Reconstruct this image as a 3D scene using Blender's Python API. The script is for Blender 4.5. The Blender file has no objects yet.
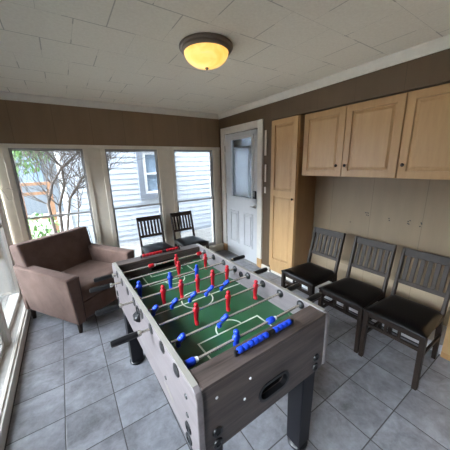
import bpy, bmesh, math, random
from mathutils import Vector, Matrix
PI = math.pi
rnd = random.Random(7)
scene = bpy.context.scene
COL = scene.collection

# ------------------------------------------------------------------ mesh builder
class MB:
    def __init__(self): self.v = []; self.f = []
    def add(self, vs, fs, M=None):
        n = len(self.v)
        self.v += [tuple(M @ Vector(p)) if M is not None else tuple(p) for p in vs]
        self.f += [tuple(i + n for i in f) for f in fs]
        return self
    def box(self, a, b, M=None):
        x0, y0, z0 = [min(p, q) for p, q in zip(a, b)]; x1, y1, z1 = [max(p, q) for p, q in zip(a, b)]
        return self.add([(x0,y0,z0),(x1,y0,z0),(x1,y1,z0),(x0,y1,z0),(x0,y0,z1),(x1,y0,z1),(x1,y1,z1),(x0,y1,z1)],
                        [(0,3,2,1),(4,5,6,7),(0,1,5,4),(1,2,6,5),(2,3,7,6),(3,0,4,7)], M)
    def hexa(self, bot, top, M=None):      # 4 + 4 corner points, both counter-clockwise seen from above
        return self.add(list(bot) + list(top), [(0,3,2,1),(4,5,6,7),(0,1,5,4),(1,2,6,5),(2,3,7,6),(3,0,4,7)], M)
    def beam(self, p, q, w, h, w2=None, h2=None, up=(0,0,1)):   # rectangular bar from p to q
        p = Vector(p); q = Vector(q); d = (q - p).normalized(); u = Vector(up)
        if abs(d.dot(u)) > .98: u = Vector((1,0,0))
        s = d.cross(u).normalized(); t = s.cross(d).normalized()
        w2 = w if w2 is None else w2; h2 = h if h2 is None else h2
        vs = []
        for c, a, b in ((p, w/2, h/2), (q, w2/2, h2/2)):
            vs += [c - s*a - t*b, c + s*a - t*b, c + s*a + t*b, c - s*a + t*b]
        return self.add(vs, [(0,1,2,3),(7,6,5,4),(0,4,5,1),(1,5,6,2),(2,6,7,3),(3,7,4,0)])
    def tube(self, pts, rs, n=12, caps=True):
        pts = [Vector(p) for p in pts]
        if not isinstance(rs, (list, tuple)): rs = [rs]*len(pts)
        base = len(self.v); prev = None
        for i, p in enumerate(pts):
            d = (pts[min(i+1, len(pts)-1)] - pts[max(i-1, 0)]).normalized()
            if prev is None:
                a = Vector((0,0,1)) if abs(d.z) < .9 else Vector((1,0,0)); s = d.cross(a).normalized()
            else:
                s = prev - d*prev.dot(d); s.normalize()
            prev = s; t = d.cross(s)
            for k in range(n):
                g = 2*PI*k/n
                self.v.append(tuple(p + (s*math.cos(g) + t*math.sin(g))*rs[i]))
        for i in range(len(pts)-1):
            for k in range(n):
                a = base+i*n+k; b = base+i*n+(k+1) % n
                self.f.append((a, b, b+n, a+n))
        if caps:
            self.f.append(tuple(base+k for k in range(n-1, -1, -1)))
            e = base+(len(pts)-1)*n
            self.f.append(tuple(e+k for k in range(n)))
        return self
    def lathe(self, prof, n=32, M=None):   # (radius, z)
        vs = []; fs = []
        for r, z in prof:
            for k in range(n):
                g = 2*PI*k/n; vs.append((r*math.cos(g), r*math.sin(g), z))
        for i in range(len(prof)-1):
            for k in range(n):
                a = i*n+k; b = i*n+(k+1) % n
                fs.append((a, b, b+n, a+n))
        fs.append(tuple(range(n-1, -1, -1))); fs.append(tuple((len(prof)-1)*n+k for k in range(n)))
        return self.add(vs, fs, M)
    def loft(self, secs, n=12, M=None):    # (z, half x, half y, y offset) rounded sections
        vs = []; fs = []
        for z, a, b, off in secs:
            for k in range(n):
                g = 2*PI*(k+.5)/n; c, s = math.cos(g), math.sin(g)
                vs.append((a*math.copysign(abs(c)**.75, c), off + b*math.copysign(abs(s)**.75, s), z))
        for i in range(len(secs)-1):
            for k in range(n):
                p = i*n+k; q = i*n+(k+1) % n
                fs.append((p, q, q+n, p+n))
        fs.append(tuple(range(n-1, -1, -1))); fs.append(tuple((len(secs)-1)*n+k for k in range(n)))
        return self.add(vs, fs, M)
    def prism(self, poly, a, b, axis):     # polygon pushed from a to b along an axis
        def P(u, v, t): return {'x': (t, u, v), 'y': (u, t, v), 'z': (u, v, t)}[axis]
        n = len(poly); vs = [P(u, v, a) for u, v in poly] + [P(u, v, b) for u, v in poly]
        return self.add(vs, [tuple(range(n-1, -1, -1)), tuple(range(n, 2*n))] + [(i, (i+1) % n, n+(i+1) % n, n+i) for i in range(n)])
    def holed(self, outer, holes, a, b, axis):   # plate with holes
        bm = bmesh.new(); loops = []
        for lp in [outer] + holes:
            vs = [bm.verts.new((u, v, 0)) for u, v in lp]
            loops.append([bm.edges.new((vs[i], vs[(i+1) % len(vs)])) for i in range(len(vs))])
        bmesh.ops.triangle_fill(bm, use_beauty=True, use_dissolve=False, edges=[e for l in loops for e in l])
        bm.verts.index_update(); n = len(bm.verts)
        def P(u, v, t): return {'x': (t, u, v), 'y': (u, t, v), 'z': (u, v, t)}[axis]
        vs = [P(v.co.x, v.co.y, a) for v in bm.verts] + [P(v.co.x, v.co.y, b) for v in bm.verts]
        fs = []
        for f in bm.faces:
            i = [v.index for v in f.verts]; fs.append(tuple(i)); fs.append(tuple(n+k for k in reversed(i)))
        for l in loops:
            for e in l:
                i, j = e.verts[0].index, e.verts[1].index; fs.append((i, j, n+j, n+i))
        bm.free()
        return self.add(vs, fs)
    def build(self, name, m, parent=None, bevel=0, smooth=40, seg=2, loc=None):
        me = bpy.data.meshes.new(name); me.from_pydata(self.v, [], self.f)
        bm = bmesh.new(); bm.from_mesh(me); bmesh.ops.recalc_face_normals(bm, faces=bm.faces[:]); bm.to_mesh(me); bm.free()
        me.materials.append(m)
        if smooth:
            me.polygons.foreach_set('use_smooth', [True]*len(me.polygons)); me.set_sharp_from_angle(angle=math.radians(smooth))
        o = bpy.data.objects.new(name, me); COL.objects.link(o)
        if loc is not None: o.location = loc
        if parent is not None: o.parent = parent
        if bevel:
            b = o.modifiers.new('bevel', 'BEVEL'); b.width = bevel; b.segments = seg; b.limit_method = 'ANGLE'; b.angle_limit = math.radians(35)
            b.harden_normals = False
        return o

def stadium(cx, cy, hw, hh, n=8):          # rounded slot outline
    r = hh; pts = []
    for k in range(n+1):
        g = -PI/2 + PI*k/n; pts.append((cx+hw-r+r*math.cos(g), cy+r*math.sin(g)))
    for k in range(n+1):
        g = PI/2 + PI*k/n; pts.append((cx-hw+r+r*math.cos(g), cy+r*math.sin(g)))
    return pts

def tag(o, label, cat, group=None):
    o['label'] = label; o['category'] = cat
    if group: o['group'] = group
    return o
def empty(name, loc, rz=0):
    o = bpy.data.objects.new(name, None); COL.objects.link(o); o.location = loc; o.rotation_euler = (0, 0, rz); o.empty_display_size = .1
    return o
def struct(o): o['kind'] = 'structure'; return o
def copy_tree(o, parent=None):
    c = o.copy(); COL.objects.link(c)
    if parent is not None: c.parent = parent
    for ch in o.children: copy_tree(ch, c)
    return c

# ------------------------------------------------------------------ materials
def srgb(r, g, b):
    f = lambda c: c/12.92 if c <= .04045 else ((c+.055)/1.055)**2.4
    return (f(r/255), f(g/255), f(b/255), 1)
class N:
    def __init__(self, name):
        self.m = bpy.data.materials.new(name); self.m.use_nodes = True
        self.t = self.m.node_tree; self.b = self.t.nodes['Principled BSDF']; self.out = self.t.nodes['Material Output']
    def n(self, kind, **kw):
        d = self.t.nodes.new(kind)
        for k, v in kw.items():
            if k.startswith('i_'): d.inputs[k[2:].replace('_', ' ')].default_value = v
            else: setattr(d, k, v)
        return d
    def l(self, a, b): self.t.links.new(a, b)
    def coords(self, scale=(1,1,1), loc=(0,0,0), gen='Object'):
        tc = self.n('ShaderNodeTexCoord'); mp = self.n('ShaderNodeMapping')
        mp.inputs['Scale'].default_value = scale; mp.inputs['Location'].default_value = loc
        self.l(tc.outputs[gen], mp.inputs['Vector']); return mp.outputs['Vector']
    def math(self, op, a, b=None, c=None):
        d = self.n('ShaderNodeMath', operation=op)
        for i, x in enumerate((a, b, c)):
            if x is None: continue
            if isinstance(x, (int, float)): d.inputs[i].default_value = x
            else: self.l(x, d.inputs[i])
        return d.outputs[0]
    def noise(self, vec, scale, detail=4, rough=.55, dist=0):
        d = self.n('ShaderNodeTexNoise'); d.inputs['Scale'].default_value = scale; d.inputs['Detail'].default_value = detail
        d.inputs['Roughness'].default_value = rough; d.inputs['Distortion'].default_value = dist
        if vec is not None: self.l(vec, d.inputs['Vector'])
        return d.outputs['Fac']
    def ramp(self, fac, stops):
        d = self.n('ShaderNodeValToRGB'); e = d.color_ramp.elements
        while len(e) < len(stops): e.new(.5)
        for x, (p, c) in zip(e, stops): x.position = p; x.color = c
        self.l(fac, d.inputs['Fac']); return d.outputs['Color']
    def mix(self, fac, a, b, typ='MIX'):
        d = self.n('ShaderNodeMix', data_type='RGBA', blend_type=typ)
        for s, x in ((d.inputs[0], fac), (d.inputs[6], a), (d.inputs[7], b)):
            if isinstance(x, (int, float, tuple)): s.default_value = x
            else: self.l(x, s)
        return d.outputs[2]
    def base(self, c):
        if isinstance(c, tuple): self.b.inputs['Base Color'].default_value = c
        else: self.l(c, self.b.inputs['Base Color'])
    def bump(self, h, strength=.2, dist=.01):
        d = self.n('ShaderNodeBump'); d.inputs['Strength'].default_value = strength; d.inputs['Distance'].default_value = dist
        self.l(h, d.inputs['Height']); self.l(d.outputs['Normal'], self.b.inputs['Normal'])
    def set(self, rough=.5, metal=0, spec=.5):
        self.b.inputs['Roughness'].default_value = rough; self.b.inputs['Metallic'].default_value = metal
        self.b.inputs['Specular IOR Level'].default_value = spec; return self.m

def plain(name, rgb, rough=.5, metal=0, var=.06, scale=12, bump=0, spec=.5):
    s = N(name); c = srgb(*rgb); v = s.noise(s.coords(), scale)
    lo = tuple(x*(1-var) for x in c[:3])+(1,); hi = tuple(min(1, x*(1+var)) for x in c[:3])+(1,)
    s.base(s.ramp(v, [(.3, lo), (.7, hi)]))
    if bump: s.bump(s.noise(s.coords(), scale*12, 3), bump, .003)
    return s.set(rough, metal, spec)

def wood(name, c0, c1, stretch, rough=.45, scale=9, spec=.5, bump=.05):
    s = N(name); v = s.coords(scale=stretch)
    a = s.noise(v, scale, 6, .6, .4); b = s.noise(v, scale*5, 3, .6)
    f = s.math('ADD', s.math('MULTIPLY', a, .7), s.math('MULTIPLY', b, .3))
    s.base(s.ramp(f, [(.32, srgb(*c0)), (.68, srgb(*c1))])); s.bump(f, bump, .002)
    return s.set(rough, 0, spec)

# floor: square tiles with grout, each tile a little different
def floor_mat():
    s = N('stone_tile'); S = .301; X0, Y0 = -.2256, 2.246
    sep = s.n('ShaderNodeSeparateXYZ'); tc = s.n('ShaderNodeTexCoord'); s.l(tc.outputs['Object'], sep.inputs[0])
    u = s.math('DIVIDE', s.math('SUBTRACT', sep.outputs[0], X0), S); v = s.math('DIVIDE', s.math('SUBTRACT', sep.outputs[1], Y0), S)
    eu = s.math('ABSOLUTE', s.math('SUBTRACT', s.math('FRACT', u), .5)); ev = s.math('ABSOLUTE', s.math('SUBTRACT', s.math('FRACT', v), .5))
    e = s.math('MAXIMUM', eu, ev); grout = s.math('GREATER_THAN', e, .4895)
    cmb = s.n('ShaderNodeCombineXYZ'); s.l(s.math('FLOOR', u), cmb.inputs[0]); s.l(s.math('FLOOR', v), cmb.inputs[1])
    wn = s.n('ShaderNodeTexWhiteNoise'); s.l(cmb.outputs[0], wn.inputs['Vector'])
    off = s.n('ShaderNodeVectorMath', operation='MULTIPLY_ADD'); s.l(wn.outputs['Color'], off.inputs[0]); off.inputs[1].default_value = (7,7,7); s.l(tc.outputs['Object'], off.inputs[2])
    n1 = s.noise(off.outputs[0], 5, 6, .65, .6); n2 = s.noise(off.outputs[0], 22, 5, .7, .3)
    f = s.math('ADD', s.math('MULTIPLY', n1, .65), s.math('MULTIPLY', n2, .35))
    c = s.ramp(f, [(.34, srgb(94, 94, 97)), (.5, srgb(132, 133, 139)), (.66, srgb(160, 162, 170))])
    c = s.mix(s.math('MULTIPLY', wn.outputs['Value'], .22), c, srgb(132, 132, 137))
    c = s.mix(grout, c, srgb(74, 72, 72)); s.base(c)
    ht = s.math('SUBTRACT', s.math('MULTIPLY', f, .08), s.math('MULTIPLY', s.n('ShaderNodeMapRange').outputs[0], 0))
    mr = s.n('ShaderNodeMapRange'); s.l(e, mr.inputs[0]); mr.inputs[1].default_value = .478; mr.inputs[2].default_value = .493; mr.inputs[3].default_value = 1; mr.inputs[4].default_value = 0
    s.bump(s.math('ADD', ht, mr.outputs[0]), .35, .003)
    r = s.math('ADD', s.math('MULTIPLY', n2, .2), .24); s.l(s.math('MAXIMUM', r, s.math('MULTIPLY', grout, .8)), s.b.inputs['Roughness'])
    s.b.inputs['Specular IOR Level'].default_value = .7
    return s.m

def ceiling_mat():
    s = N('fibre_ceiling_tile'); S = .345
    sep = s.n('ShaderNodeSeparateXYZ'); tc = s.n('ShaderNodeTexCoord'); s.l(tc.outputs['Object'], sep.inputs[0])
    v = s.math('DIVIDE', s.math('SUBTRACT', sep.outputs[1], 1.805), S)
    odd = s.math('MODULO', s.math('ADD', s.math('FLOOR', v), 100), 2)
    u = s.math('ADD', s.math('DIVIDE', s.math('SUBTRACT', sep.outputs[0], .195), S), s.math('MULTIPLY', odd, .5))
    eu = s.math('ABSOLUTE', s.math('SUBTRACT', s.math('FRACT', s.math('ADD', u, 50)), .5)); ev = s.math('ABSOLUTE', s.math('SUBTRACT', s.math('FRACT', s.math('ADD', v, 50)), .5))
    cr = s.noise(tc.outputs['Object'], 2.1, 2)      # seams open here and there
    wu = s.math('SUBTRACT', .5, s.math('MULTIPLY', s.math('GREATER_THAN', cr, .5), .0075)); wv = s.math('SUBTRACT', .4975, s.math('MULTIPLY', s.math('GREATER_THAN', cr, .5), .0075))
    seam = s.math('MAXIMUM', s.math('GREATER_THAN', eu, s.math('SUBTRACT', wu, .002)), s.math('GREATER_THAN', ev, wv))
    n = s.noise(tc.outputs['Object'], 60, 4)
    c = s.ramp(n, [(.3, srgb(232, 224, 208)), (.7, srgb(241, 234, 219))])
    c = s.mix(s.math('MULTIPLY', seam, .45), c, srgb(110, 98, 84)); s.base(c)
    s.bump(s.math('SUBTRACT', s.math('MULTIPLY', n, .2), seam), .1, .002)
    return s.set(.8, 0, .3)

def panel_wall(name, rgb, axis, step=.41, off=.1, rough=.55, low=None):
    s = N(name); sep = s.n('ShaderNodeSeparateXYZ'); tc = s.n('ShaderNodeTexCoord'); s.l(tc.outputs['Object'], sep.inputs[0])
    u = s.math('FRACT', s.math('ADD', s.math('DIVIDE', s.math('SUBTRACT', sep.outputs[axis], off), step), 50))
    g = s.math('LESS_THAN', u, .010)
    c0 = srgb(*rgb); n = s.noise(s.coords(scale=(3,3,.5)), 3, 5)
    c = s.ramp(n, [(.3, tuple(x*.93 for x in c0[:3])+(1,)), (.7, tuple(x*1.07 for x in c0[:3])+(1,))])
    if low:
        k = s.math('LESS_THAN', sep.outputs[2], low[0]); c = s.mix(k, c, srgb(*low[1]))
    c = s.mix(s.math('MULTIPLY', g, .45), c, tuple(x*.3 for x in c0[:3])+(1,)); s.base(c)
    s.bump(s.math('SUBTRACT', s.math('MULTIPLY', n, .1), g), .2, .003)
    return s.set(rough, 0, .4)

def glass_mat(name, tint=(.96,.98,1,1), refl=.9):
    s = N(name); s.t.nodes.remove(s.b)
    tr = s.n('ShaderNodeBsdfTransparent'); tr.inputs['Color'].default_value = tint
    gl = s.n('ShaderNodeBsdfGlossy'); gl.inputs['Roughness'].default_value = .02
    fr = s.n('ShaderNodeFresnel'); fr.inputs['IOR'].default_value = 1.45
    mx = s.n('ShaderNodeMixShader'); s.l(s.math('MULTIPLY', fr.outputs[0], refl), mx.inputs[0]); s.l(tr.outputs[0], mx.inputs[1]); s.l(gl.outputs[0], mx.inputs[2])
    s.l(mx.outputs[0], s.out.inputs['Surface']); return s.m

M = {}
M['floor'] = floor_mat(); M['ceiling'] = ceiling_mat()
M['brown_lit_x'] = panel_wall('brown_panel_lit', (136, 113, 88), 0, .405, .02)  # same brown paint as the right wall, light on the back wall in the colour
M['brown_shaded_y'] = panel_wall('brown_panel_shaded', (100, 83, 64), 1, .405, .17)  # same brown paint, shade of the right wall put into a darker colour
M['tan'] = panel_wall('tan_panel', (134, 117, 94), 1, .47, .345, low=(.36, (156, 139, 115)))
M['casing'] = plain('beige_casing_paint', (226, 218, 203), .45, var=.04)
M['white_trim'] = plain('white_trim_paint', (222, 216, 205), .4, var=.05)
M['door_white'] = plain('white_door_paint', (206, 207, 208), .35, var=.02)
M['alu'] = plain('grey_window_metal', (150, 148, 145), .4, .1, var=.08)
M['vinyl_frame'] = plain('white_window_frame', (214, 212, 206), .4, var=.03)
M['sill_tile'] = plain('marble_sill', (192, 188, 182), .25, var=.12, scale=5)
M['glass'] = glass_mat('window_glass'); 
M['raw_wood'] = wood('bare_pine', (176, 134, 88), (200, 160, 110), (1,1,.12), .6)
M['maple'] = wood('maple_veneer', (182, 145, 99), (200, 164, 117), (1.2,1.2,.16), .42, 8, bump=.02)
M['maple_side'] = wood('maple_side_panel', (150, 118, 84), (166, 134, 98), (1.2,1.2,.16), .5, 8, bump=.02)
M['knob'] = plain('dark_bronze', (42, 34, 28), .35, .8)
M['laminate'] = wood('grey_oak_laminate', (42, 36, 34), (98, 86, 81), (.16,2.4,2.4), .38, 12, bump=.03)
M['laminate_glare'] = wood('grey_oak_laminate_glare', (100, 94, 95), (126, 119, 120), (2.2,.3,2.2), .33, 10, bump=.02)  # same laminate as the ends, lightened: glare on the sides put into the colour
M['edge'] = plain('grey_edge_band', (138, 134, 126), .4)
M['field'] = plain('green_playfield', (40, 84, 54), .3, var=.12, scale=6)
M['line'] = plain('white_field_line', (200, 205, 190), .4)
M['chrome'] = plain('chrome_rod', (222, 218, 210), .25, .8, var=.02)
M['black'] = plain('black_plastic', (24, 24, 26), .35)
M['black_leg'] = plain('black_table_leg', (20, 20, 26), .45, spec=.3)
M['dark_in'] = plain('dark_goal_inside', (20, 19, 18), .7)
M['red'] = plain('red_plastic', (172, 20, 34), .4)
M['blue'] = plain('blue_plastic', (26, 64, 190), .4)
M['espresso'] = wood('espresso_wood', (32, 25, 20), (52, 42, 36), (1,1,.2), .5, 10, spec=.25, bump=.02)
M['vinyl'] = plain('black_vinyl', (6, 5, 6), .34, spec=.3, bump=.05)
def fabric():
    s = N('mauve_brown_microfibre'); v = s.coords()
    n = s.noise(v, 7, 5, .6, .3); w = s.noise(v, 260, 2)
    s.base(s.ramp(n, [(.3, srgb(88, 69, 61)), (.7, srgb(110, 88, 79))])); s.bump(w, .15, .002)
    m = s.set(.85, 0, .2); s.b.inputs['Sheen Weight'].default_value = .05; return m
M['vinyl'].node_tree.nodes['Principled BSDF'].inputs['Coat Weight'].default_value = .0
M['vinyl'].node_tree.nodes['Principled BSDF'].inputs['Coat Roughness'].default_value = .15
M['fabric'] = fabric()
M['piping'] = plain('dark_brown_piping', (62, 46, 42), .8)
M['nickel'] = plain('brushed_pewter', (128, 116, 106), .4, .25)
M['sat_nickel'] = plain('satin_nickel', (170, 168, 162), .3, 1)
def bowl():
    s = N('lit_alabaster_bowl'); v = s.coords()
    n = s.noise(v, 9, 3, .5, 1.0)
    c = s.ramp(n, [(.3, srgb(255, 196, 88)), (.75, srgb(255, 224, 140))])
    s.base(c); s.l(c, s.b.inputs['Emission Color']); s.b.inputs['Emission Strength'].default_value = .52
    return s.set(.3)
M['bowl'] = bowl()
M['siding'] = plain('white_vinyl_siding', (176, 183, 192), .5, var=.02, scale=3)
M['house_trim'] = plain('grey_house_trim', (118, 124, 134), .5)
M['house_glass'] = plain('dim_house_window', (120, 138, 156), .1, var=.2, scale=2)
M['white_sash'] = plain('white_sash', (232, 234, 236), .4)
M['ground'] = plain('grey_paving', (126, 124, 120), .8, var=.15, scale=6)
M['gravel'] = plain('pale_gravel', (196, 192, 182), .9, var=.15, scale=25)
M['bark'] = plain('grey_bark', (78, 70, 64), .85, var=.25, scale=20)
M['leaf'] = plain('green_leaf', (96, 132, 72), .6, var=.4, scale=3)
M['cedar'] = wood('cedar', (116, 84, 60), (142, 104, 76), (1,1,.3), .7)
M['pale_house'] = plain('pale_grey_house', (104, 110, 116), .7)
M['roof'] = plain('grey_roof', (104, 100, 98), .8)
M['cable'] = plain('black_cable', (18, 18, 18), .5)

# ------------------------------------------------------------------ the room
XL, XR, YB, YF, ZC = -.62, 2.40, 3.76, -2.3, 2.42
XA = 2.76
def B(*boxes):
    m = MB()
    for a, b in boxes: m.box(a, b)
    return m
struct(B(((-.75, YF-.1, -.12), (XA+.12, YB+.12, 0))).build('floor', M['floor'], smooth=0))
struct(B(((-.75, YF-.1, ZC), (XA+.12, YB+.12, ZC+.1))).build('ceiling', M['ceiling'], smooth=0))
# back wall: brown panel above the windows, low curb below them
struct(B(((-.75, YB, 1.886), (XA+.12, YB+.12, ZC))).build('wall_back', M['brown_lit_x'], smooth=0))
struct(B(((-.62, YB-.06, 0), (XR, YB+.12, .12))).build('baseboard_back', M['casing'], bevel=.006))
# right wall round the door and over the cabinet recess
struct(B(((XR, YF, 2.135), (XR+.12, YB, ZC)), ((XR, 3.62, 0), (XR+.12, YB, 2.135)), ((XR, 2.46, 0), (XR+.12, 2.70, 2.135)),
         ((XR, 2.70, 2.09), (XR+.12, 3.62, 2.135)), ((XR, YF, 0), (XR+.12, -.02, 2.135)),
         ((XR+.12, -.1, 2.135), (XA+.1, 2.5, 2.25))).build('wall_right', M['brown_shaded_y'], smooth=0))
wa = struct(B(((XA, -.1, 0), (XA+.1, 2.6, 2.135)), ((XR+.12, 2.46, 0), (XA, 2.56, 2.135)), ((XR+.12, -.12, 0), (XA, -.02, 2.135))).build('wall_alcove', M['tan'], smooth=0))
hl = MB()
for y, z in ((1.34,1.035),(1.325,1.037),(1.31,1.035),(1.325,1.012),(1.308,1.008),(1.10,1.01),(1.095,.99),(.93,1.01),(.915,1.02),(.92,.985),(.93,.99),(.825,1.015),(.82,1.005),(.83,.98),(1.50,.90)):
    hl.lathe([(.006, 0), (.006, .003)], 8, Matrix.Translation((XA-.0025, y, z)) @ Matrix.Rotation(PI/2, 4, 'Y'))
hl.build('screw_hole', M['cable'], wa)
# low white plinth at the foot of the recess, and skirting
struct(B(((XR+.02, .40, 0), (XA, 2.02, .09))).build('baseboard_alcove', M['door_white'], bevel=.004))
struct(B(((XR-.015, 2.455, 0), (XR+.002, 2.63, .075)), ((XR-.015, YF, 0), (XR+.002, -.02, .075)), ((XR+.012, -.02, 0), (XR+.03, .40, .06)), ((XR+.012, 2.02, 0), (XR+.03, 2.45, .05))).build('baseboard_right', M['white_trim'], bevel=.003))
# rear of the room, behind the camera
struct(B(((-.75, YF-.12, 0), (XA+.12, YF, ZC))).build('wall_front', M['brown_lit_x'], smooth=0))
# left wall: header, curb with a tiled ledge, posts
struct(B(((-.75, YF, 1.886), (XL, YB, ZC))).box((-.75, YF, .10), (XL, -.605, 1.886)).build('wall_left', M['brown_shaded_y'], smooth=0))
bl = struct(B(((-.548, YF, 0), (-.53, YB-.06, .10)), ((-.575, YF, 0), (-.548, YB-.06, .112))).build('baseboard_left', M['white_trim'], bevel=.004))
struct(B(((-.75, YF, 0), (-.575, YB, .10))).build('trim_1', M['sill_tile'], bevel=.003))

struct(B(((-1.1, YB+.12, 2.46), (XA+.5, YB+.95, 2.60)), ((XL-.45, YF-.3, 2.52), (XA+.3, YB+.12, 2.60)), ((-.75, YB+.12, 2.42), (XA+.12, YB+.125, 2.52))).build('added_eave', M['white_trim'], smooth=0))  # unseen eave, added and sized to cut sky light on the neighbour's siding
# crown moulding
def crown(name, p, q, inn):
    prof = [(0, 2.345), (.012, 2.345), (.016, 2.36), (.04, 2.395), (.046, 2.405), (.046, 2.42), (0, 2.42)]
    p = Vector(p); q = Vector(q); i = Vector(inn); vs = [tuple(c + i*a + Vector((0,0,z))) for c in (p, q) for a, z in prof]
    n = len(prof); m = MB(); m.add(vs, [tuple(range(n)), tuple(range(2*n-1, n-1, -1))] + [(k, (k+1) % n, n+(k+1) % n, n+k) for k in range(n)])
    struct(m.build(name, M['white_trim'], smooth=0))
crown('trim_2', (XL, YB, 0), (XR, YB, 0), (0,-1,0)); crown('trim_3', (XR, YF, 0), (XR, YB, 0), (-1,0,0)); crown('trim_4', (XL, YF, 0), (XL, YB, 0), (1,0,0))

# beige casings of the back wall
spans = [(-.455, .285), (.548, 1.272), (1.538, 2.252)]
edges = [(XL, spans[0][0]), (spans[0][1], spans[1][0]), (spans[1][1], spans[2][0]), (spans[2][1], XR)]
k = 5
for a, b in edges:
    struct(B(((a, YB, .12), (b, YB+.12, 1.84))).build('trim_%d' % k, M['casing'], smooth=0)); k += 1
struct(B(((XL, YB-.012, 1.838), (XR, YB+.12, 1.886))).build('trim_%d' % k, M['casing'], bevel=.004)); k += 1
cs = MB()
for a, b in spans:                         # flat boards framing each opening
    for x in (a, b):
        s = -1 if x == a else 1
        cs.box((x, YB-.014, .12), (x+s*.055, YB, 1.838))
struct(cs.build('trim_%d' % k, M['casing'], bevel=.004)); k += 1

def window_back(i, a, b):
    w = MB()
    for x in (a, b):
        s = 1 if x == a else -1
        w.box((x, YB+.005, .12), (x+s*.012, YB+.075, 1.84))
    w.box((a+.012, YB+.005, 1.825), (b-.012, YB+.075, 1.84)); w.box((a+.012, YB+.005, .12), (b-.012, YB+.075, .145))
    f = struct(w.build('window_%d' % i, M['alu'], bevel=.003))
    c, d = a+.012, b-.012
    up = MB().box((c, YB+.045, 1.0), (c+.012, YB+.065, 1.825)).box((d-.012, YB+.045, 1.0), (d, YB+.065, 1.825)).box((c+.012, YB+.045, 1.813), (d-.012, YB+.065, 1.825)).box((c+.012, YB+.045, .998), (d-.012, YB+.065, 1.014))
    u = up.build('upper_sash', M['alu'], f); B(((c+.012, YB+.053, 1.014), (d-.012, YB+.056, 1.813))).build('pane', M['glass'], u, smooth=0)
    lo = MB().box((c, YB+.015, .145), (c+.014, YB+.038, 1.010)).box((d-.014, YB+.015, .145), (d, YB+.038, 1.010)).box((c+.014, YB+.015, .994), (d-.014, YB+.038, 1.010)).box((c+.014, YB+.015, .145), (d-.014, YB+.038, .165))
    l = lo.build('lower_sash', M['alu'], f); B(((c+.014, YB+.025, .165), (d-.014, YB+.028, .994))).build('pane', M['glass'], l, smooth=0)
    B((((a+b)/2-.03, YB+.004, .985), ((a+b)/2+.03, YB+.02, 1.0))).build('latch', M['alu'], l)
for i, (a, b) in enumerate(spans): window_back(i+1, a, b)

# left wall windows
posts = [3.70, 2.62, 1.56, .50, -.56]
for j, y in enumerate(posts):
    struct(B(((-.66, y-.045, .10), (XL+.012, y+.045, 1.886))).build('trim_%d' % k, M['vinyl_frame'], bevel=.005)); k += 1
def window_left(i, y0, y1):
    w = MB(); X0, X1 = -.70, -.635
    for y in (y0, y1):
        s = 1 if y == y0 else -1
        w.box((X0, y, .10), (X1, y+s*.035, 1.886))
    w.box((X0, y0+.035, 1.84), (X1, y1-.035, 1.886)); w.box((X0, y0+.035, .10), (X1, y1-.035, .15))
    f = struct(w.build('window_%d' % i, M['vinyl_frame'], bevel=.004))
    s = MB().box((X0+.02, y0+.035, .98), (X1-.01, y1-.035, 1.02)); r = s.build('meeting_rail', M['alu'], f)
    B(((X0+.03, y0+.035, .15), (X0+.034, y1-.035, .98)), ((X0+.03, y0+.035, 1.02), (X0+.034, y1-.035, 1.84))).build('pane', M['glass'], f, smooth=0)
for j in range(len(posts)-1): window_left(4+j, posts[j+1]+.045, posts[j]-.045)
# white wire hook by the corner
hk = MB(); hk.tube([(-.60, 3.70, 1.40), (-.575, 3.66, 1.37), (-.555, 3.66, 1.32), (-.548, 3.66, 1.27), (-.535, 3.66, 1.255), (-.520, 3.66, 1.265)], .005, 8)
hk.tube([(-.60, 3.70, 1.40), (-.54, 3.68, 1.395), (-.47, 3.752, 1.36)], .0025, 6)
tag(hk.build('cord_hook', M['white_trim']), 'thin white cord and hook hanging at the corner beside the first window', 'hook')

# ------------------------------------------------------------------ entry door in the right wall
dr = struct(MB().box((XR+.0, 2.745, .02), (XR+.045, 3.575, .98)).box((XR, 2.745, 1.0), (XR+.045, 2.80, 2.07)).box((XR, 2.745, 1.98), (XR+.045, 3.575, 2.07)).box((XR, 2.745, .98), (XR+.045, 3.575, 1.06))
            .box((XR, 2.80, 1.06), (XR+.045, 2.865, 1.98)).box((XR, 3.41, 1.06), (XR+.045, 3.575, 1.98)).build('door_1', M['door_white'], smooth=0))
# the lite: moulding ring, pane
mo = MB().holed([(2.835,1.03),(3.44,1.03),(3.44,2.01),(2.835,2.01)], [[(2.875,1.07),(3.40,1.07),(3.40,1.97),(2.875,1.97)]], XR-.014, XR+.004, 'x').build('lite_moulding', M['door_white'], dr, bevel=.005)
B(((XR+.02, 2.865, 1.06), (XR+.024, 3.41, 1.98))).build('pane', M['glass'], dr, smooth=0)
for y0, y1 in ((2.845, 3.09), (3.215, 3.46)):
    pm = MB().holed([(y0,.25),(y1,.25),(y1,.82),(y0,.82)], [[(y0+.028,.278),(y1-.028,.278),(y1-.028,.792),(y0+.028,.792)]], XR-.013, XR+.002, 'x')
    p0 = pm.build('raised_panel', M['door_white'], dr, bevel=.004)
    MB().box((XR-.012, y0+.05, .30), (XR+.002, y1-.05, .77)).build('panel_field', M['door_white'], p0, bevel=.005)
lk = MB().box((XR-.028, 2.765, 1.075), (XR, 2.835, 1.195)).build('keypad_lock', M['black'], dr, bevel=.008)
for r in range(4):
    for c in range(2): MB().box((XR-.031, 2.783+c*.022, 1.115+r*.018), (XR-.027, 2.795+c*.022, 1.127+r*.018)).build('key', M['alu'], lk)
hd = MB().lathe([(.032, 0), (.032, .008), (.014, .012), (.012, .045), (.0, .046)], 20, Matrix.Translation((XR, 2.80, .955)) @ Matrix.Rotation(-PI/2, 4, 'Y'))
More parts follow.
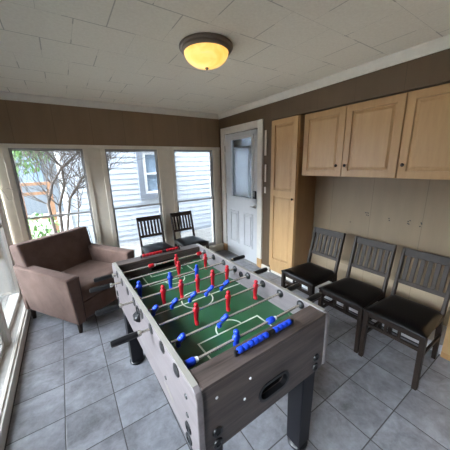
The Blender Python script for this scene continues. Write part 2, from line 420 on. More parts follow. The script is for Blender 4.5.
hd.tube([(XR-.045, 2.795, .955), (XR-.048, 2.82, .957), (XR-.045, 2.865, .952)], [.010, .009, .007], 10).build('lever_handle', M['sat_nickel'], dr)
for z in (.25, 1.05, 1.85): MB().tube([(XR-.008, 3.58, z-.05), (XR-.008, 3.58, z+.05)], .008, 10).build('hinge', M['sat_nickel'], dr)
MB().box((XR-.03, 2.70, 0), (XR+.10, 3.62, .018)).build('threshold', M['alu'], dr, bevel=.004)
# casing and bare wood blocks
dc = MB().box((XR-.02, 2.63, .15), (XR+.03, 2.735, 2.18)).box((XR-.02, 3.585, .15), (XR+.03, 3.69, 2.18)).box((XR-.02, 2.735, 2.08), (XR+.03, 3.585, 2.18))
struct(dc.build('trim_%d' % k, M['white_trim'], bevel=.005)); k += 1
struct(B(((XR-.018, 2.632, 0), (XR+.03, 2.733, .15)), ((XR-.018, 3.587, 0), (XR+.03, 3.688, .15))).build('trim_%d' % k, M['raw_wood'], bevel=.003)); k += 1
struct(B(((XR-.008, 2.565, 1.70), (XR+.002, 2.60, 2.03)), ((XR-.008, 2.565, 1.34), (XR+.002, 2.59, 1.58)), ((XR-.008, 2.565, 1.18), (XR+.002, 2.595, 1.27))).build('trim_%d' % k, M['casing'], bevel=.002)); k += 1

# storm door on the outside of the entry door
sd = empty('storm_door', (XR+.16, 3.16, 0))
tag(sd, 'white storm door seen through the glass of the entry door', 'door')
MB().holed([(-.46,.0),(.56,.0),(.56,2.12),(-.46,2.12)], [[(-.12,.92),(.52,.92),(.52,2.02),(-.12,2.02)]], 0, .04, 'x').build('frame', M['white_sash'], sd, bevel=.004)
MB().box((.018, -.12, .92), (.022, .52, 2.02)).build('pane', M['glass'], sd, smooth=0)
MB().holed([(-.02,1.00),(.44,1.00),(.44,1.88),(-.02,1.88)], [[(.015,1.05),(.405,1.05),(.405,1.845),(.015,1.845)]], .006, .034, 'x').build('inner_frame', M['white_sash'], sd)

# ------------------------------------------------------------------ cabinets
def cab_door(name, par, x, y0, y1, z0, z1, cuts=None, m='maple'):
    d = MB(); t = .022; s = .062
    zs = cuts or [(z0+s, z1-s)]
    holes = [[(y0+s, a), (y1-s, a), (y1-s, b), (y0+s, b)] for a, b in zs]
    d.holed([(y0,z0),(y1,z0),(y1,z1),(y0,z1)], holes, x-t, x, 'x')
    for a, b in zs:
        d.box((x-.010, y0+s, a), (x-.002, y1-s, b))
        p = .012; q = .035
        d.hexa([(x-.010, y0+s+p, a+p), (x-.010, y0+s+p, b-p), (x-.010, y1-s-p, b-p), (x-.010, y1-s-p, a+p)], [(x-.019, y0+s+q, a+q), (x-.019, y0+s+q, b-q), (x-.019, y1-s-q, b-q), (x-.019, y1-s-q, a+q)])
    return d.build(name, M[m], par, bevel=.003, smooth=0)
def knob(par, x, y, z):
    MB().lathe([(.006, 0), (.006, .012), (.014, .016), (.015, .022), (.010, .028), (0, .029)], 16, Matrix.Translation((x, y, z)) @ Matrix.Rotation(-PI/2, 4, 'Y')).build('knob', M['knob'], par)
def tall(yc, label, kz, ky):
    c = empty('tall_cabinet', (0, yc, 0)); tag(c, label, 'cabinet', 'tall pantry cabinets')
    xf = XR-.005
    b = MB().box((xf, -.22, .05), (xf+.02, .22, 2.13)).box((xf+.02, .205, .05), (XA-.002, .22, 2.13)).box((xf+.02, -.205, 2.11), (XA-.002, .205, 2.13)).box((xf+.02, -.205, .05), (XA-.002, .205, .07))
    b.build('body', M['maple'], c, bevel=.002)
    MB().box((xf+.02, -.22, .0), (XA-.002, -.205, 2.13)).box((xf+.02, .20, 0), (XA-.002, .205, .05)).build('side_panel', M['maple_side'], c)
    dd = cab_door('door', c, xf-.002, -.215, .215, .13, 2.125, [(.255, 1.165), (1.245, 2.06)])
    knob(dd, xf-.024, ky, kz)
    return c, xf
c1, xf = tall(2.23, 'tall maple cabinet between the entry door and the chairs', 1.15, -.185)
c2, xf = tall(.21, 'tall maple cabinet at the far right edge beside the last black chair', 1.15, -.185)
MB().box((xf, .155, 0), (xf+.02, .22, .05)).build('corner_foot', M['raw_wood'], c2)

def wall_cab(y0, y1, doors, label):
    yc = (y0+y1)/2; c = empty('wall_cabinet', (0, yc, 1.44)); tag(c, label, 'cabinet', 'maple wall cabinets')
    a, b = y0-yc, y1-yc; xf = 2.462
    MB().box((xf, a, 0), (XA-.002, b, .02)).box((xf, a, .673), (XA-.002, b, .693)).box((xf, a, .02), (XA-.002, a+.018, .673)).box((xf, b-.018, .02), (XA-.002, b, .673)).box((XA-.012, a+.018, .02), (XA-.002, b-.018, .673)).build('body', M['maple'], c, smooth=0)
    for d0, d1, ky in doors:
        dd = cab_door('door', c, xf, d0-yc+.003, d1-yc-.003, .002, .686)
        knob(dd, xf-.022, ky-yc, .115)
wall_cab(.97, 1.985, [(1.48, 1.985, 1.535), (.97, 1.48, 1.44)], 'maple wall cabinet with two doors, next to the tall cabinet by the door')
wall_cab(.46, .965, [(.46, .965, .925)], 'single-door maple wall cabinet over the third black chair at the right edge')

# ------------------------------------------------------------------ ceiling lamp
lp = empty('ceiling_lamp', (1.005, 1.715, ZC)); lp.scale = (1.1, 1.1, 1.1); tag(lp, 'round lit flush ceiling lamp with yellow glass bowl and pewter rim', 'lamp')
MB().lathe([(.06, 0), (.168, 0), (.174, -.006), (.174, -.016), (.163, -.022), (.162, -.032), (.150, -.042), (.145, -.042), (.145, -.03), (.06, -.02)], 48).build('rim', M['nickel'], lp, smooth=30)
prof = [(.145, -.036)]
for i in range(1, 13):
    g = PI/2*i/12; prof.append((max(.145*math.cos(g), .001), -.036-.090*math.sin(g)))
bw = MB().lathe(prof, 48).build('glass_bowl', M['bowl'], lp, smooth=60)
MB().lathe([(.0, -.124), (.010, -.125), (.012, -.130), (.007, -.135), (.004, -.139), (0, -.140)], 16).build('finial', M['nickel'], lp)

# ------------------------------------------------------------------ foosball table
T = empty('foosball_table', (.608, 1.272, 0), .021)
tag(T, 'large grey wood-grain foosball table with green pitch and red and blue players', 'game table')
HW, TH, HL, ZT, ZB = .3725, .025, .69, .885, .572
RV = [-.531+.1463*i for i in range(8)]; RZ = .855
for s in (-1, 1):
    u0, u1 = (s*HW, s*(HW-TH)) if s < 0 else (s*(HW-TH), s*HW)
    ch = .028
    out = [(-HL, ZB+.02), (-HL+.02, ZB), (HL-.02, ZB), (HL, ZB+.02), (HL, ZT-ch), (HL-ch*.35, ZT-ch*.3), (HL-ch, ZT), (-HL+ch, ZT), (-HL+ch*.35, ZT-ch*.3), (-HL, ZT-ch)]
    sp = MB().prism(out, u0, u1, 'x').build('side_panel', M['laminate_glare'], T, bevel=.003)
    e = MB().box((u0+.001, -HL+.03, ZT-.002), (u1-.001, HL-.03, ZT+.0015)).build('edge_band', M['edge'], sp)
    # bolts on the outer face: two pairs each end, small screws
    for v in (-.605, .605):
        for w in (.655, .60):
            MB().lathe([(.024, 0), (.022, .005), (.011, .006), (.011, .003), (0, .003)], 18, Matrix.Translation((s*HW, v, w)) @ Matrix.Rotation(s*PI/2, 4, 'Y')).build('bolt', M['black'], sp)
    for v, w in ((-.605, .80), (-.605, .715), (-.39, .70), (.605, .80), (.605, .715), (.12, .70)):
        MB().lathe([(.011, 0), (.009, .003), (0, .003)], 12, Matrix.Translation((s*HW, v, w)) @ Matrix.Rotation(s*PI/2, 4, 'Y')).build('screw', M['black'], sp)
for s in (-1, 1):
    ui = HW-TH
    v0, v1 = s*.68, s*.655
    hole = stadium(0, .672, .082, .034)
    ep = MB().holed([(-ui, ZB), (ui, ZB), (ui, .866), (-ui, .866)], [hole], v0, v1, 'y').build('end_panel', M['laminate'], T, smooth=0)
    MB().holed(stadium(0, .672, .092, .044), [stadium(0, .672, .080, .032)], v0-s*-.004, v0-s*.02, 'y').build('ball_return', M['black'], ep)
    MB().box((-.12, v1-s*.001, .62), (.12, v1-s*.06, .625)).box((-.12, v1-s*.055, .62), (.12, v1-s*.06, .73)).build('ball_tray', M['dark_in'], ep)
    for u in (-.293, .293):
        for w in (.655, .60):
            MB().lathe([(.022, 0), (.020, .006), (.010, .007), (.010, .003), (0, .003)], 18, Matrix.Translation((u, v0, w)) @ Matrix.Rotation(s*-PI/2, 4, 'X')).build('bolt', M['black'], ep)
    if s < 0:
        for u, w in ((-.29, .808), (-.135, .795), (-.165, .715)):
            MB().lathe([(.006, 0), (.005, .002), (0, .002)], 10, Matrix.Translation((u, v0, w)) @ Matrix.Rotation(PI/2, 4, 'X')).build('white_plug', M['white_sash'], ep)
    MB().box((-ui, s*.682, .866), (ui, s*.587, .882)).build('end_top', M['laminate'], T, bevel=.002)
    # inner end wall with the goal mouth
    MB().holed([(-ui, .735), (ui, .735), (ui, .866), (-ui, .866)], [[(-.10, .762), (.10, .762), (.10, .835), (-.10, .835)]], s*.587, s*.602, 'y').build('goal_wall', M['laminate'] if s < 0 else M['laminate'], T, smooth=0)
    MB().box((-.12, s*.652, .735), (.12, s*.648, .866)).box((-.12, s*.603, .740), (.12, s*.648, .745)).build('goal_box', M['dark_in'], T)
    # score slider
    u0, u1, v = ((-.16, .145, -.632) if s < 0 else (-.15, .16, .632)); mt = M['blue'] if s < 0 else M['red']
    sc = MB().tube([(u0-.012, v, .898), (u1+.012, v, .898)], .0045, 10).box((u0-.014, v-.006, .882), (u0-.006, v+.006, .904)).box((u1+.006, v-.006, .882), (u1+.014, v+.006, .904)).build('score_slider', M['black'], T)
    n = 10; gap = .036; L = (u1-u0-gap)/n; 
    for i in range(n):
        a = u0+i*L+(gap if i >= 6 else 0)
        MB().tube([(a+.001, v, .898), (a+.004, v, .898), (a+L-.004, v, .898), (a+L-.001, v, .898)], [.0105, .0128, .0128, .0105], 14).build('score_bead', mt, sc, smooth=50)
    um = u0+6*L
    MB().tube([(um+.002, v, .898), (um+gap-.002, v, .898)], .012, 14).build('divider', M['black'], sc)
# pitch
pf = MB().box((-.3475, -.6, .742), (.3475, .6, .758)).build('playfield', M['field'], T)
ln = MB(); w = .004; z0, z1 = .758, .7588
def seg(u0, v0, u1, v1):
    ln.box((min(u0,u1)-w, min(v0,v1)-w, z0), (max(u0,u1)+w, max(v0,v1)+w, z1))
def arc(cu, cv, r, a0, a1, n=24):
    vs = []; fs = []
    for i in range(n+1):
        g = a0+(a1-a0)*i/n
        for rr in (r-w, r+w): vs.append((cu+rr*math.cos(g), cv+rr*math.sin(g), z1))
    for i in range(n): fs.append((2*i, 2*i+1, 2*i+3, 2*i+2))
    ln.add(vs, fs)
seg(-.345, 0, .345, 0); arc(0, 0, .10, 0, 2*PI, 48)
for s in (-1, 1):
    seg(-.19, s*.36, .19, s*.36); seg(-.19, s*.36, -.19, s*.585); seg(.19, s*.36, .19, s*.585)
    seg(-.13, s*.50, .13, s*.50); seg(-.13, s*.50, -.13, s*.585); seg(.13, s*.50, .13, s*.585)
    arc(0, s*.36, .075, (0 if s < 0 else PI), (PI if s < 0 else 2*PI))
ln.build('field_marking', M['line'], pf, smooth=0)
# raised green corners along the pitch ends
for s in (-1, 1):
    for q in (-1, 1):
        MB().prism([(q*.347, s*.587), (q*.347, s*.44), (q*.27, s*.587)], .757, .772, 'z').build('corner_ramp', M['field'], T, smooth=0)
# legs
for su in (-1, 1):
    for sv in (-1, 1):
        cu, cv = su*.300, sv*.598; a, b = .052, .046
        m = MB().hexa([(cu-b, cv-b, .025), (cu+b, cv-b, .025), (cu+b, cv+b, .025), (cu-b, cv+b, .025)], [(cu-a, cv-a, .68), (cu+a, cv-a, .68), (cu+a, cv+a, .68), (cu-a, cv+a, .68)])
        lg = m.build('leg', M['black_leg'], T, bevel=.006)
        MB().lathe([(.052, 0), (.058, .003), (.058, .016), (.048, .026), (.04, .03)], 24, Matrix.Translation((cu, cv, 0))).build('leveler', M['black'], lg)
# bottom of the cabinet
MB().box((-.3475, -.655, .60), (.3475, .655, .612)).build('bottom_board', M['dark_in'], T)
# ball serving cups and openings at half way
for s in (-1, 1):
    f = Matrix.Translation((s*HW, -.018, .835)) @ Matrix.Rotation(s*PI/2, 4, 'Y')
    MB().lathe([(.030, 0), (.030, .004), (.022, .006), (.020, .001), (0, .001)], 24, f).build('serving_hole', M['black'], T)
    f = Matrix.Translation((s*(HW-TH), -.018, .835)) @ Matrix.Rotation(-s*PI/2, 4, 'Y')
    MB().lathe([(.024, 0), (.024, .004), (.017, .006), (.015, .001), (0, .001)], 24, f).build('serving_hole', M['black'], T)
MB().hexa([(-HW-.025, -.045, .785), (-HW, -.045, .77), (-HW, .01, .77), (-HW-.025, .01, .785)], [(-HW-.03, -.047, .805), (-HW, -.05, .825), (-HW, .014, .825), (-HW-.03, .012, .805)]).build('serving_cup', M['black'], T, bevel=.008)
# bearings
for v in RV:
    for s in (-1, 1):
        MB().lathe([(.024, 0), (.024, .004), (.019, .010), (.011, .014), (.0085, .014)], 24, Matrix.Translation((s*(HW-TH), v, RZ)) @ Matrix.Rotation(-s*PI/2, 4, 'Y')).build('inner_bearing', M['black'], T)
        MB().lathe([(.027, 0), (.027, .003), (.019, .006), (.009, .006)], 24, Matrix.Translation((s*HW, v, RZ)) @ Matrix.Rotation(s*PI/2, 4, 'Y')).build('outer_bearing', M['black'], T)
MAN = [(.047,.003,.003,0),(.0455,.008,.008,0),(.040,.0115,.0115,0),(.033,.0125,.0125,0),(.027,.0095,.010,0),(.024,.0075,.008,0),(.020,.013,.010,0),(.014,.0185,.012,0),(0,.0175,.0125,0),(-.014,.0135,.0105,0),(-.022,.0135,.0105,0),(-.034,.0135,.0105,0),(-.052,.011,.0085,0),(-.062,.0105,.0085,0),(-.067,.0105,.0135,-.004),(-.082,.0105,.0145,-.004),(-.084,.0095,.0125,-.004)]
MAN = [(z, a, b, o) for z, a, b, o in MAN][::-1]
men = {0: ('blue', [-.09], 4, [-.315, .122]), 1: ('blue', [-.285, -.055], 38, []), 2: ('red', [-.131, .076, .286], 4, []), 3: ('blue', [-.301, -.189, -.073, .044, .160], 44, []),
       4: ('red', [-.200, -.081, .037, .154, .276], 3, []), 5: ('blue', [-.302, -.095, .109], 5, []), 6: ('red', [.034, .268], 3, []), 7: ('red', [.08], 0, [-.129, .29])}
grip = {0: .400, 1: .405, 3: .405, 5: .435, 2: -.430, 4: -.450, 6: -.445, 7: -.405}
for i, v in enumerate(RV):
    col, us, tilt, bump = men[i]; g = grip[i]; s = 1 if g > 0 else -1
    rod = MB().tube([(-s*(HW+.004), 0, 0), (g+s*.01, 0, 0)], .0068, 14).build('rod', M['chrome'], T, loc=(0, v, RZ))
    MB().tube([(g-s*.012, 0, 0), (g-s*.002, 0, 0), (g+s*.004, 0, 0)], [.013, .015, .013], 16).build('handle_collar', M['chrome'], rod)
    MB().tube([(g, 0, 0), (g+s*.004, 0, 0), (g+s*.05, 0, 0), (g+s*.108, 0, 0), (g+s*.118, 0, 0), (g+s*.120, 0, 0)], [.011, .014, .0165, .0155, .0135, .008], 8).build('handle', M['black'], rod, smooth=30)
    for u in us:
        p = MB().loft(MAN, 12, Matrix.Translation((u, 0, 0)) @ Matrix.Rotation(math.radians(tilt), 4, 'X')).build('player', M[col], rod, smooth=60)
    for u in bump:
        MB().tube([(u-.020, 0, 0), (u-.016, 0, 0), (u+.014, 0, 0), (u+.020, 0, 0)], [.013, .016, .016, .013], 14).build('bumper', M[col], rod)
        MB().tube([(u+.020, 0, 0), (u+.034, 0, 0)], [.012, .010], 12).build('washer', M['white_sash'], rod)
# small emblem plate on the near half of the left panel
em = MB().prism([(-.365, .658), (-.375, .660), (-.456, .626), (-.452, .622)], -HW-.0008, -HW, 'x').prism([(-.395, .662), (-.40, .668), (-.47, .640), (-.468, .636)], -HW-.0008, -HW, 'x')
em.build('emblem', M['edge'], T, smooth=0)

# ------------------------------------------------------------------ black chairs
def make_chair():
    c = empty('dining_chair', (0, 0, 0))
    # faces -x; front legs x=-.235, rear x=.225
    def leg(p, q, w0, w1): MB().beam(p, q, w0, w0*1.15, w1, w1*1.15).build('leg', M['espresso'], c, bevel=.003)
    for s in (-1, 1):
        leg((-.228, s*.186, .425), (-.235, s*.190, 0), .036, .030)
        leg((.175, s*.166, .42), (.225, s*.166, 0), .034, .028)
        def px(z): return .170+(z-.42)*.2318
    br = c
    for s in (-1, 1): MB().beam((.170, s*.172, .42), (.272, s*.172, .86), .026, .040, .024, .032, up=(1,0,0)).build('back_post', M['espresso'], c, bevel=.004)
    MB().beam((px(.825), -.172, .828), (px(.825), .172, .828), .022, .065, up=(.23,0,1)).build('top_rail', M['espresso'], br, bevel=.004)
    MB().beam((px(.575), -.165, .575), (px(.575), .165, .575), .020, .036, up=(.23,0,1)).build('lower_rail', M['espresso'], br, bevel=.004)
    for i in range(6):
        y = -.125+.05*i
        MB().beam((px(.585), y, .585), (px(.80), y, .80), .012, .030, up=(0,1,0)).build('slat', M['espresso'], br, bevel=.002)
    fr = MB().box((-.240, -.175, .385), (-.215, .175, .430)).box((-.215, .165, .385), (.18, .185, .43)).box((-.215, -.185, .385), (.18, -.165, .43)).box((.16, -.165, .385), (.18, .165, .43))
    fr.build('seat_frame', M['espresso'], c, bevel=.003)
    st = MB().box((-.238, -.175, .300), (-.218, .175, .325))
    for y in (-.045, .045): st.box((-.236, y-.010, .325), (-.220, y+.010, .388))
    st.box((-.225, .170, .22), (.205, .186, .245)).box((-.225, -.186, .22), (.205, -.170, .245)).box((.195, -.16, .30), (.212, .16, .325))
    st.build('stretcher', M['espresso'], c, bevel=.002)
    # padded seat
    sec = []
    m = MB(); nx, ny = 10, 10; top = []; 
    for i in range(nx+1):
        for j in range(ny+1):
            a = i/nx*2-1; b = j/ny*2-1
            x = -.03+a*.222; y = b*(.208-.016*(a+1))
            k = (1-abs(a)**6)*(1-abs(b)**6)
            top.append((x, y, .440+.024*k**.6))
    n = len(top); fs = []
    for i in range(nx):
        for j in range(ny):
            a = i*(ny+1)+j; fs.append((a, a+ny+1, a+ny+2, a+1))
    bot = [(x, y, .430) for x, y, z in top]
    fb = [tuple(n+k for k in reversed(f)) for f in fs]
    rim = [i*(ny+1) for i in range(nx+1)] + [nx*(ny+1)+j for j in range(1, ny+1)] + [i*(ny+1)+ny for i in range(nx-1, -1, -1)] + [j for j in range(ny-1, 0, -1)]
    sd = [(rim[k], n+rim[k], n+rim[(k+1) % len(rim)], rim[(k+1) % len(rim)]) for k in range(len(rim))]
    m.add(top+bot, fs+fb+sd).build('seat', M['vinyl'], c, smooth=70)
    return c
ch0 = make_chair()
spots = [((2.12, 1.525, 0), .0, 'black slat-back chair beside the tall cabinet, first of the row under the wall cabinets'),
         ((2.12, 1.045, 0), .0, 'black slat-back chair in the middle of the three under the wall cabinets'),
         ((2.112, .622, 0), .0, 'black slat-back chair at the right edge, third of the row from the door'),
         ((1.01, 3.375, 0), PI/2, 'dark slat-back chair before the middle window, next to the armchair'),
         ((1.54, 3.375, 0), PI/2+.02, 'dark slat-back chair before the right window, nearest the entry door')]
for i, (l, r, t) in enumerate(spots):
    c = ch0 if i == 0 else copy_tree(ch0)
    c.location = l; c.rotation_euler = (0, 0, r); c['label'] = t; c['category'] = 'chair'; c['group'] = 'black slat-back chairs'

cb = MB(); pts = [(2.36, 1.78, .006), (2.40, 1.6, .006), (2.40, 1.4, .006), (2.405, 1.22, .006), (2.40, 1.05, .006), (2.405, .86, .006), (2.40, .70, .006), (2.405, .55, .006)]
cb.tube(pts, .005, 8); tag(cb.build('power_cord', M['cable'], smooth=60), 'thin black cord lying along the white plinth behind the chairs', 'cord')

# ------------------------------------------------------------------ armchair
A = empty('armchair', (.005, 3.085, 0), math.radians(35)); tag(A, 'wide brown upholstered armchair in the corner by the windows', 'armchair')
def soft(m, name, par=A, bevel=.03, seg=4): return m.build(name, M['fabric'], par, bevel=bevel, seg=seg, smooth=60)
# local: front -y, width x +-.435
for s in (-1, 1):
    o, oi, b, bi = s*.445, s*.315, s*.405, s*.315
    def q(x0, x1, y0, y1, z): 
        xs = sorted((x0, x1)); return [(xs[0], y0, z), (xs[1], y0, z), (xs[1], y1, z), (xs[0], y1, z)]
    def arm_sec(y, ztop, xo, xb): return [(xb, y, .105), (bi, y, .105), (oi, y, ztop), (xo, y, ztop)]
    fr = arm_sec(-.43, .605, o, b); re = arm_sec(.40, .635, o-s*.02, b-s*.02)
    m = MB().add(fr+re, [(0,1,2,3),(7,6,5,4),(0,4,5,1),(1,5,6,2),(2,6,7,3),(3,7,4,0)])
    a = soft(m, 'arm', bevel=.022)
    pts = [(b+s*-.006, -.431, .11), (o-s*.006, -.431, .595), (oi+s*.008, -.431, .595), (bi+s*.008, -.431, .11)]
    MB().tube(pts, .0035, 6).build('piping', M['piping'], a)
base = soft(MB().box((-.33, -.40, .105), (.33, .40, .30)), 'seat_base', bevel=.015, seg=2)
soft(MB().box((-.312, -.425, .30), (.312, .22, .455)), 'seat_cushion', bevel=.045, seg=5)
bkm = MB().hexa([(-.37, .13, .30), (.37, .13, .30), (.37, .40, .30), (-.37, .40, .30)], [(-.405, .27, .865), (.405, .27, .865), (.405, .425, .845), (-.405, .425, .845)])
bk = soft(bkm, 'backrest', bevel=.028)
MB().tube([(-.372, .142, .40), (-.402, .266, .855), (.402, .266, .855), (.372, .142, .40)], .004, 6).build('piping', M['piping'], bk)
soft(MB().box((-.40, .34, .105), (.40, .415, .60)), 'rear_panel', bevel=.02, seg=2)
for s in (-1, 1):
    for y, z in ((-.385, 0), (.33, 0)):
        MB().tube([(s*.365, y, .108), (s*.37, y, 0)], [.026, .017], 14).build('leg', M['espresso'], A)

# ------------------------------------------------------------------ outside
struct(B(((-12, YB+.14, -.32), (14, 16, -.15)), ((XA+.14, -10, -.32), (14, YB+.14, -.15))).build('ground', M['ground'], smooth=0))
H = empty('neighbour_house', (.05, 5.70, -.15)); tag(H, 'white clapboard house wall close behind the back windows', 'house')
sg = MB(); zz = 0; W0, W1 = 0, 3.85; lap = .115
hx0, hx1, hz0, hz1 = 1.45, 2.20, 1.08, 2.10     # window hole in house coordinates
while zz < 4.4:
    z2 = zz+lap
    spans_ = [(W0, W1)] if (z2 < hz0 or zz > hz1) else [(W0, hx0), (hx1, W1)]
    for a, b in spans_:
        sg.add([(a, -.014, zz), (b, -.014, zz), (b, 0, z2), (a, 0, z2), (a, .10, zz), (b, .10, zz), (b, .10, z2), (a, .10, z2)], [(0,1,2,3),(4,7,6,5),(0,4,5,1),(3,2,6,7),(0,3,7,4),(1,5,6,2)])
    zz = z2
sg.build('siding', M['siding'], H, smooth=0)
MB().box((-.10, -.03, 0), (0, .12, 4.4)).build('corner_board', M['white_sash'], H)
MB().hexa([(-.5, -.45, 4.38), (3.95, -.45, 4.38), (3.95, 4, 4.38), (-.5, 4, 4.38)], [(-.5, -.45, 4.5), (3.95, -.45, 4.5), (3.95, 4, 6.2), (-.5, 4, 6.2)]).build('roof', M['roof'], H, smooth=0)
MB().box((-.10, .10, 0), (9, 4, 4.38)).build('house_body', M['white_sash'], H, smooth=0) if False else None
wf = MB().holed([(hx0-.06, hz0-.08), (hx1+.06, hz0-.08), (hx1+.06, hz1+.06), (hx0-.06, hz1+.06)], [[(hx0+.06, hz0+.05), (hx1-.06, hz0+.05), (hx1-.06, hz1-.05), (hx0+.06, hz1-.05)]], -.05, .05, 'y').build('window_frame', M['house_trim'], H, smooth=0)
MB().holed([(hx0+.06, hz0+.05), (hx1-.06, hz0+.05), (hx1-.06, hz1-.05), (hx0+.06, hz1-.05)], [[(hx0+.13, hz0+.10), (hx1-.13, hz0+.10), (hx1-.13, hz1-.10), (hx0+.13, hz1-.10)]], -.02, .03, 'y').box((hx0+.10, -.015, 1.56), (hx1-.10, .02, 1.60)).build('sash', M['white_sash'], wf, smooth=0)
MB().box((hx0+.1, .03, hz0+.07), (hx1-.1, .05, hz1-.07)).build('pane', M['house_glass'], wf, smooth=0)
struct(B(((-12, -10, -.32), (-.78, YB+.14, -.15))).build('ground_garden', M['gravel'], smooth=0))
# deck step along the house
DK = empty('deck', (0, 0, -.15)); tag(DK, 'low grey boarded deck along the foot of the white house', 'deck')
dk = MB()
for i in range(9): dk.box((.6, 4.35+i*.145, .02), (5, 4.35+i*.145+.135, .06))
dk.build('boards', M['ground'], DK, smooth=0); MB().box((.65, 4.4, 0), (.75, 5.6, .02)).box((3.6, 4.4, 0), (3.7, 5.6, .02)).box((4.8, 4.4, 0), (4.9, 5.6, .02)).build('joist', M['cedar'], DK, smooth=0)

# house seen through the entry door
H2 = empty('side_building', (9.5, 0, -.15)); tag(H2, 'pale siding wall seen dimly through the entry door glass', 'house')
sg = MB(); zz = 0
while zz < 3.4:
    sg.add([(-.02, 1.5, zz), (-.02, 17, zz), (0, 17, zz+.17), (0, 1.5, zz+.17), (.1, 1.5, zz), (.1, 17, zz), (.1, 17, zz+.17), (.1, 1.5, zz+.17)], [(0,3,2,1),(4,5,6,7),(0,1,5,4),(3,7,6,2),(0,4,7,3),(1,2,6,5)]); zz += .17
sg.build('siding', M['siding'], H2, smooth=0)

# bare tree in the gap
tr = MB(); Y = 4.75
def br(pts, r0, r1, n=8):
    k_ = len(pts); tr.tube(pts, [r0+(r1-r0)*i/(k_-1) for i in range(k_)], n)
TREE0 = Vector((-.02, 4.75, -.15))
def twig(p, d, L, r, depth):
    pts = [Vector(p)]; d = Vector(d).normalized()
    for i in range(4):
        d = (d + Vector((rnd.uniform(-.35,.35), rnd.uniform(-.3,.3), rnd.uniform(-.1,.3)))).normalized()
        q = pts[-1] + d*L/4; q.y = min(q.y, 5.18); pts.append(q)
    br(pts, r, r*.45, 5 if depth else 4)
    if depth > 0:
        for i in range(1, 5):
            for _ in range(2 if i > 2 else 1):
                dd = (d + Vector((rnd.uniform(-.9,.9), rnd.uniform(-.6,.6), rnd.uniform(-.3,.7)))).normalized()
                twig(pts[i], dd, L*rnd.uniform(.5,.75), r*.5, depth-1)
limbs = [
 [(-.05,4.75,-.15), (-.13,4.75,.5), (-.10,4.75,1.0), (.02,4.75,1.32), (.03,4.78,1.62), (-.10,4.8,1.80), (-.24,4.82,1.98), (-.30,4.85,2.3)],
 [(-.10,4.72,-.15), (-.22,4.7,.6), (-.24,4.7,1.05), (-.14,4.7,1.35), (.02,4.7,1.60), (.24,4.7,1.80), (.5,4.72,1.95), (.7,4.75,2.2)],
 [(-.02,4.78,-.15), (-.05,4.78,.6), (.06,4.78,1.10), (.28,4.78,1.42), (.44,4.78,1.62), (.56,4.8,1.85), (.62,4.85,2.2)],
 [(.03,4.75,-.15), (.10,4.8,.5), (.16,4.85,.9), (.20,4.9,1.25), (.34,4.9,1.5)]]
for i, L in enumerate(limbs): br(L, [.028,.027,.022,.015][i], .007)
for L in limbs:
    for p in L[2:]:
        for _ in range(4):
            twig(p, (rnd.uniform(-.6,1), rnd.uniform(-.5,.5), rnd.uniform(0,.9)), rnd.uniform(.4,.8), .007, 2)
for p, d in (((.5,4.72,1.95), (1,.1,-.35)), ((.6,4.78,1.85), (1,0,-.1)), ((.7,4.75,2.2), (1,.1,-.6)), ((.7,4.75,2.1), (1,-.2,-.25))):
    twig(p, d, .9, .008, 2)
me = tr
tag(me.build('bare_tree', M['bark'], smooth=60), 'bare tree with many twisted branches outside the left back window', 'tree')

def bush(name, c, r, n, label, cat, group, s=.05):
    m = MB(); rr = random.Random(int(c[0]*100)+int(c[1]*10))
    for i in range(n):
        g = rr.uniform(0, 2*PI); h = rr.uniform(-1, 1); d = rr.random()**.4
        q = math.sqrt(1-h*h); p = Vector(c)+Vector((r[0]*d*q*math.cos(g), r[1]*d*q*math.sin(g), r[2]*d*h))
        R = Matrix.Translation(p) @ Matrix.Rotation(rr.uniform(0, 6), 4, 'Z') @ Matrix.Rotation(rr.uniform(0, 3), 4, 'X')
        k_ = s*rr.uniform(.6, 1.4)
        m.add([(0,-k_,0), (k_*.45,0,.1*k_), (0,k_,0), (-k_*.45,0,.1*k_)], [(0,1,2,3)], R)
    t = empty(name, (c[0], c[1], -.15)); tag(t, label, cat, group)
    mm = MB(); mm.v = [(x-c[0], y-c[1], z+.15) for x, y, z in m.v]; mm.f = m.f
    mm.build('foliage', M['leaf'], t, smooth=0)
    MB().tube([(0,0,0), (.02,0,(c[2]+.15)*.6), (0,.02,c[2]+.15)], [.06,.05,.03], 8).build('trunk', M['bark'], t)
bush('leafy_tree', (-1.0, 8.4, 2.6), (1.15, .8, 1.2), 2600, 'green leafy tree beyond the bare tree, high in the left back window', 'tree', None, .08)
bush('shrub', (-.45, 5.25, .35), (.35, .3, .5), 500, 'green shrub low outside at the foot of the bare tree', 'shrub', None, .05)
bush('garden_tree', (-2.6, 6.4, 1.6), (.7, .7, 1.3), 1200, 'green tree beyond the added fence at the far left', 'tree', None, .08)
# cedar railing, pale house far off
R_ = empty('wooden_railing', (-.75, 6.4, -.15)); tag(R_, 'orange cedar railing outside behind the bare tree', 'railing')
for x in (-.5, 0, .5): MB().box((x-.04, -.04, 0), (x+.04, .04, 1.42)).build('post', M['cedar'], R_)
MB().box((-.6, -.05, 1.42), (.6, .05, 1.48)).box((-.5, -.02, 1.22), (.5, .02, 1.28)).box((-.5, -.02, .7), (.5, .02, .76)).build('rail', M['cedar'], R_)
F = empty('far_house', (-1.6, 12, -.15)); tag(F, 'pale grey house far off behind the trees', 'house')
MB().box((-2.2, 0, 0), (2.6, 3, 3.6)).build('wall', M['pale_house'], F, smooth=0)
MB().prism([(-2.5, 3.6), (2.9, 3.6), (.2, 5.2)], -.2, 3.2, 'y').build('roof', M['roof'], F, smooth=0)
for x in (-1.4, .3): MB().box((x, -.03, 1.2), (x+.7, .0, 2.2)).build('window', M['house_glass'], F, smooth=0)

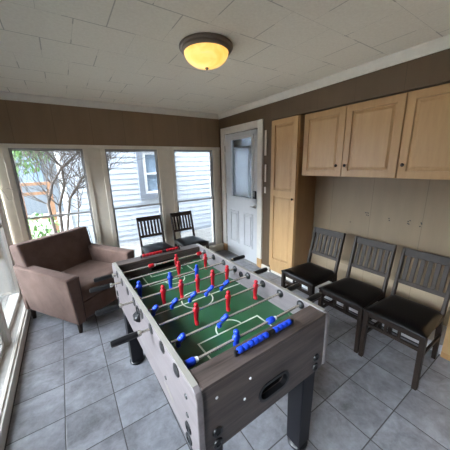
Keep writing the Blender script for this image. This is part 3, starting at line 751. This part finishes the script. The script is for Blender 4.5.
FN = empty('added_fence', (-3.1, .9, -.15)); tag(FN, 'added unseen cedar board fence blocking low sky light at the left wall windows', 'fence')  # unseen fence, added to keep low sky light out of the left windows
for i in range(5): MB().box((-.10, -5.6+i*2.2, 0), (0, -5.5+i*2.2, 2.4)).build('post', M['cedar'], FN)
fb = MB()
for i in range(60): fb.box((0, -5.8+i*.155, .05), (.022, -5.8+i*.155+.148, 2.35))
fb.build('boards', M['cedar'], FN, smooth=0)

# ------------------------------------------------------------------ light
W = bpy.data.worlds.new('overcast_sky'); scene.world = W; W.use_nodes = True
wt = W.node_tree; bg = wt.nodes['Background']; bg.inputs['Color'].default_value = (.86, .93, 1.0, 1)
# overcast, much brighter towards the open sky on the garden side where the sun stands behind the cloud
tc = wt.nodes.new('ShaderNodeTexCoord'); dt = wt.nodes.new('ShaderNodeVectorMath'); dt.operation = 'DOT_PRODUCT'; dt.inputs[1].default_value = Vector((-.66, .30, .70)).normalized()
wt.links.new(tc.outputs['Generated'], dt.inputs[0])
mr = wt.nodes.new('ShaderNodeMapRange'); mr.interpolation_type = 'SMOOTHSTEP'; mr.inputs[1].default_value = .4; mr.inputs[2].default_value = 1.0; mr.inputs[3].default_value = .6; mr.inputs[4].default_value = 33
wt.links.new(dt.outputs['Value'], mr.inputs[0]); wt.links.new(mr.outputs[0], bg.inputs['Strength'])


# ------------------------------------------------------------------ camera
f_px, yaw, pit, rol = 241.68, .581571, .247023, -.025636
fw = Vector((math.sin(yaw)*math.cos(pit), math.cos(yaw)*math.cos(pit), -math.sin(pit)))
r0 = Vector((math.cos(yaw), -math.sin(yaw), 0)); u0 = r0.cross(fw)
rr = r0*math.cos(rol) + u0*math.sin(rol); uu = rr.cross(fw)
cam = bpy.data.cameras.new('camera'); cam.sensor_width = 36; cam.sensor_fit = 'HORIZONTAL'; cam.lens = f_px/450*36; cam.clip_start = .02
co = bpy.data.objects.new('camera', cam); COL.objects.link(co)
co.matrix_world = Matrix(((rr.x, uu.x, -fw.x, 0), (rr.y, uu.y, -fw.y, 0), (rr.z, uu.z, -fw.z, 1.6), (0, 0, 0, 1)))
scene.camera = co
vs = scene.view_settings; vs.view_transform = 'Standard'; vs.look = 'None'; vs.gamma = 1; vs.use_curve_mapping = False; vs.exposure = 1.08
cy = scene.cycles
cy.use_denoising = True; cy.max_bounces = 10; cy.diffuse_bounces = 6; cy.transparent_max_bounces = 16; cy.caustics_reflective = False; cy.caustics_refractive = False; cy.sample_clamp_indirect = 8
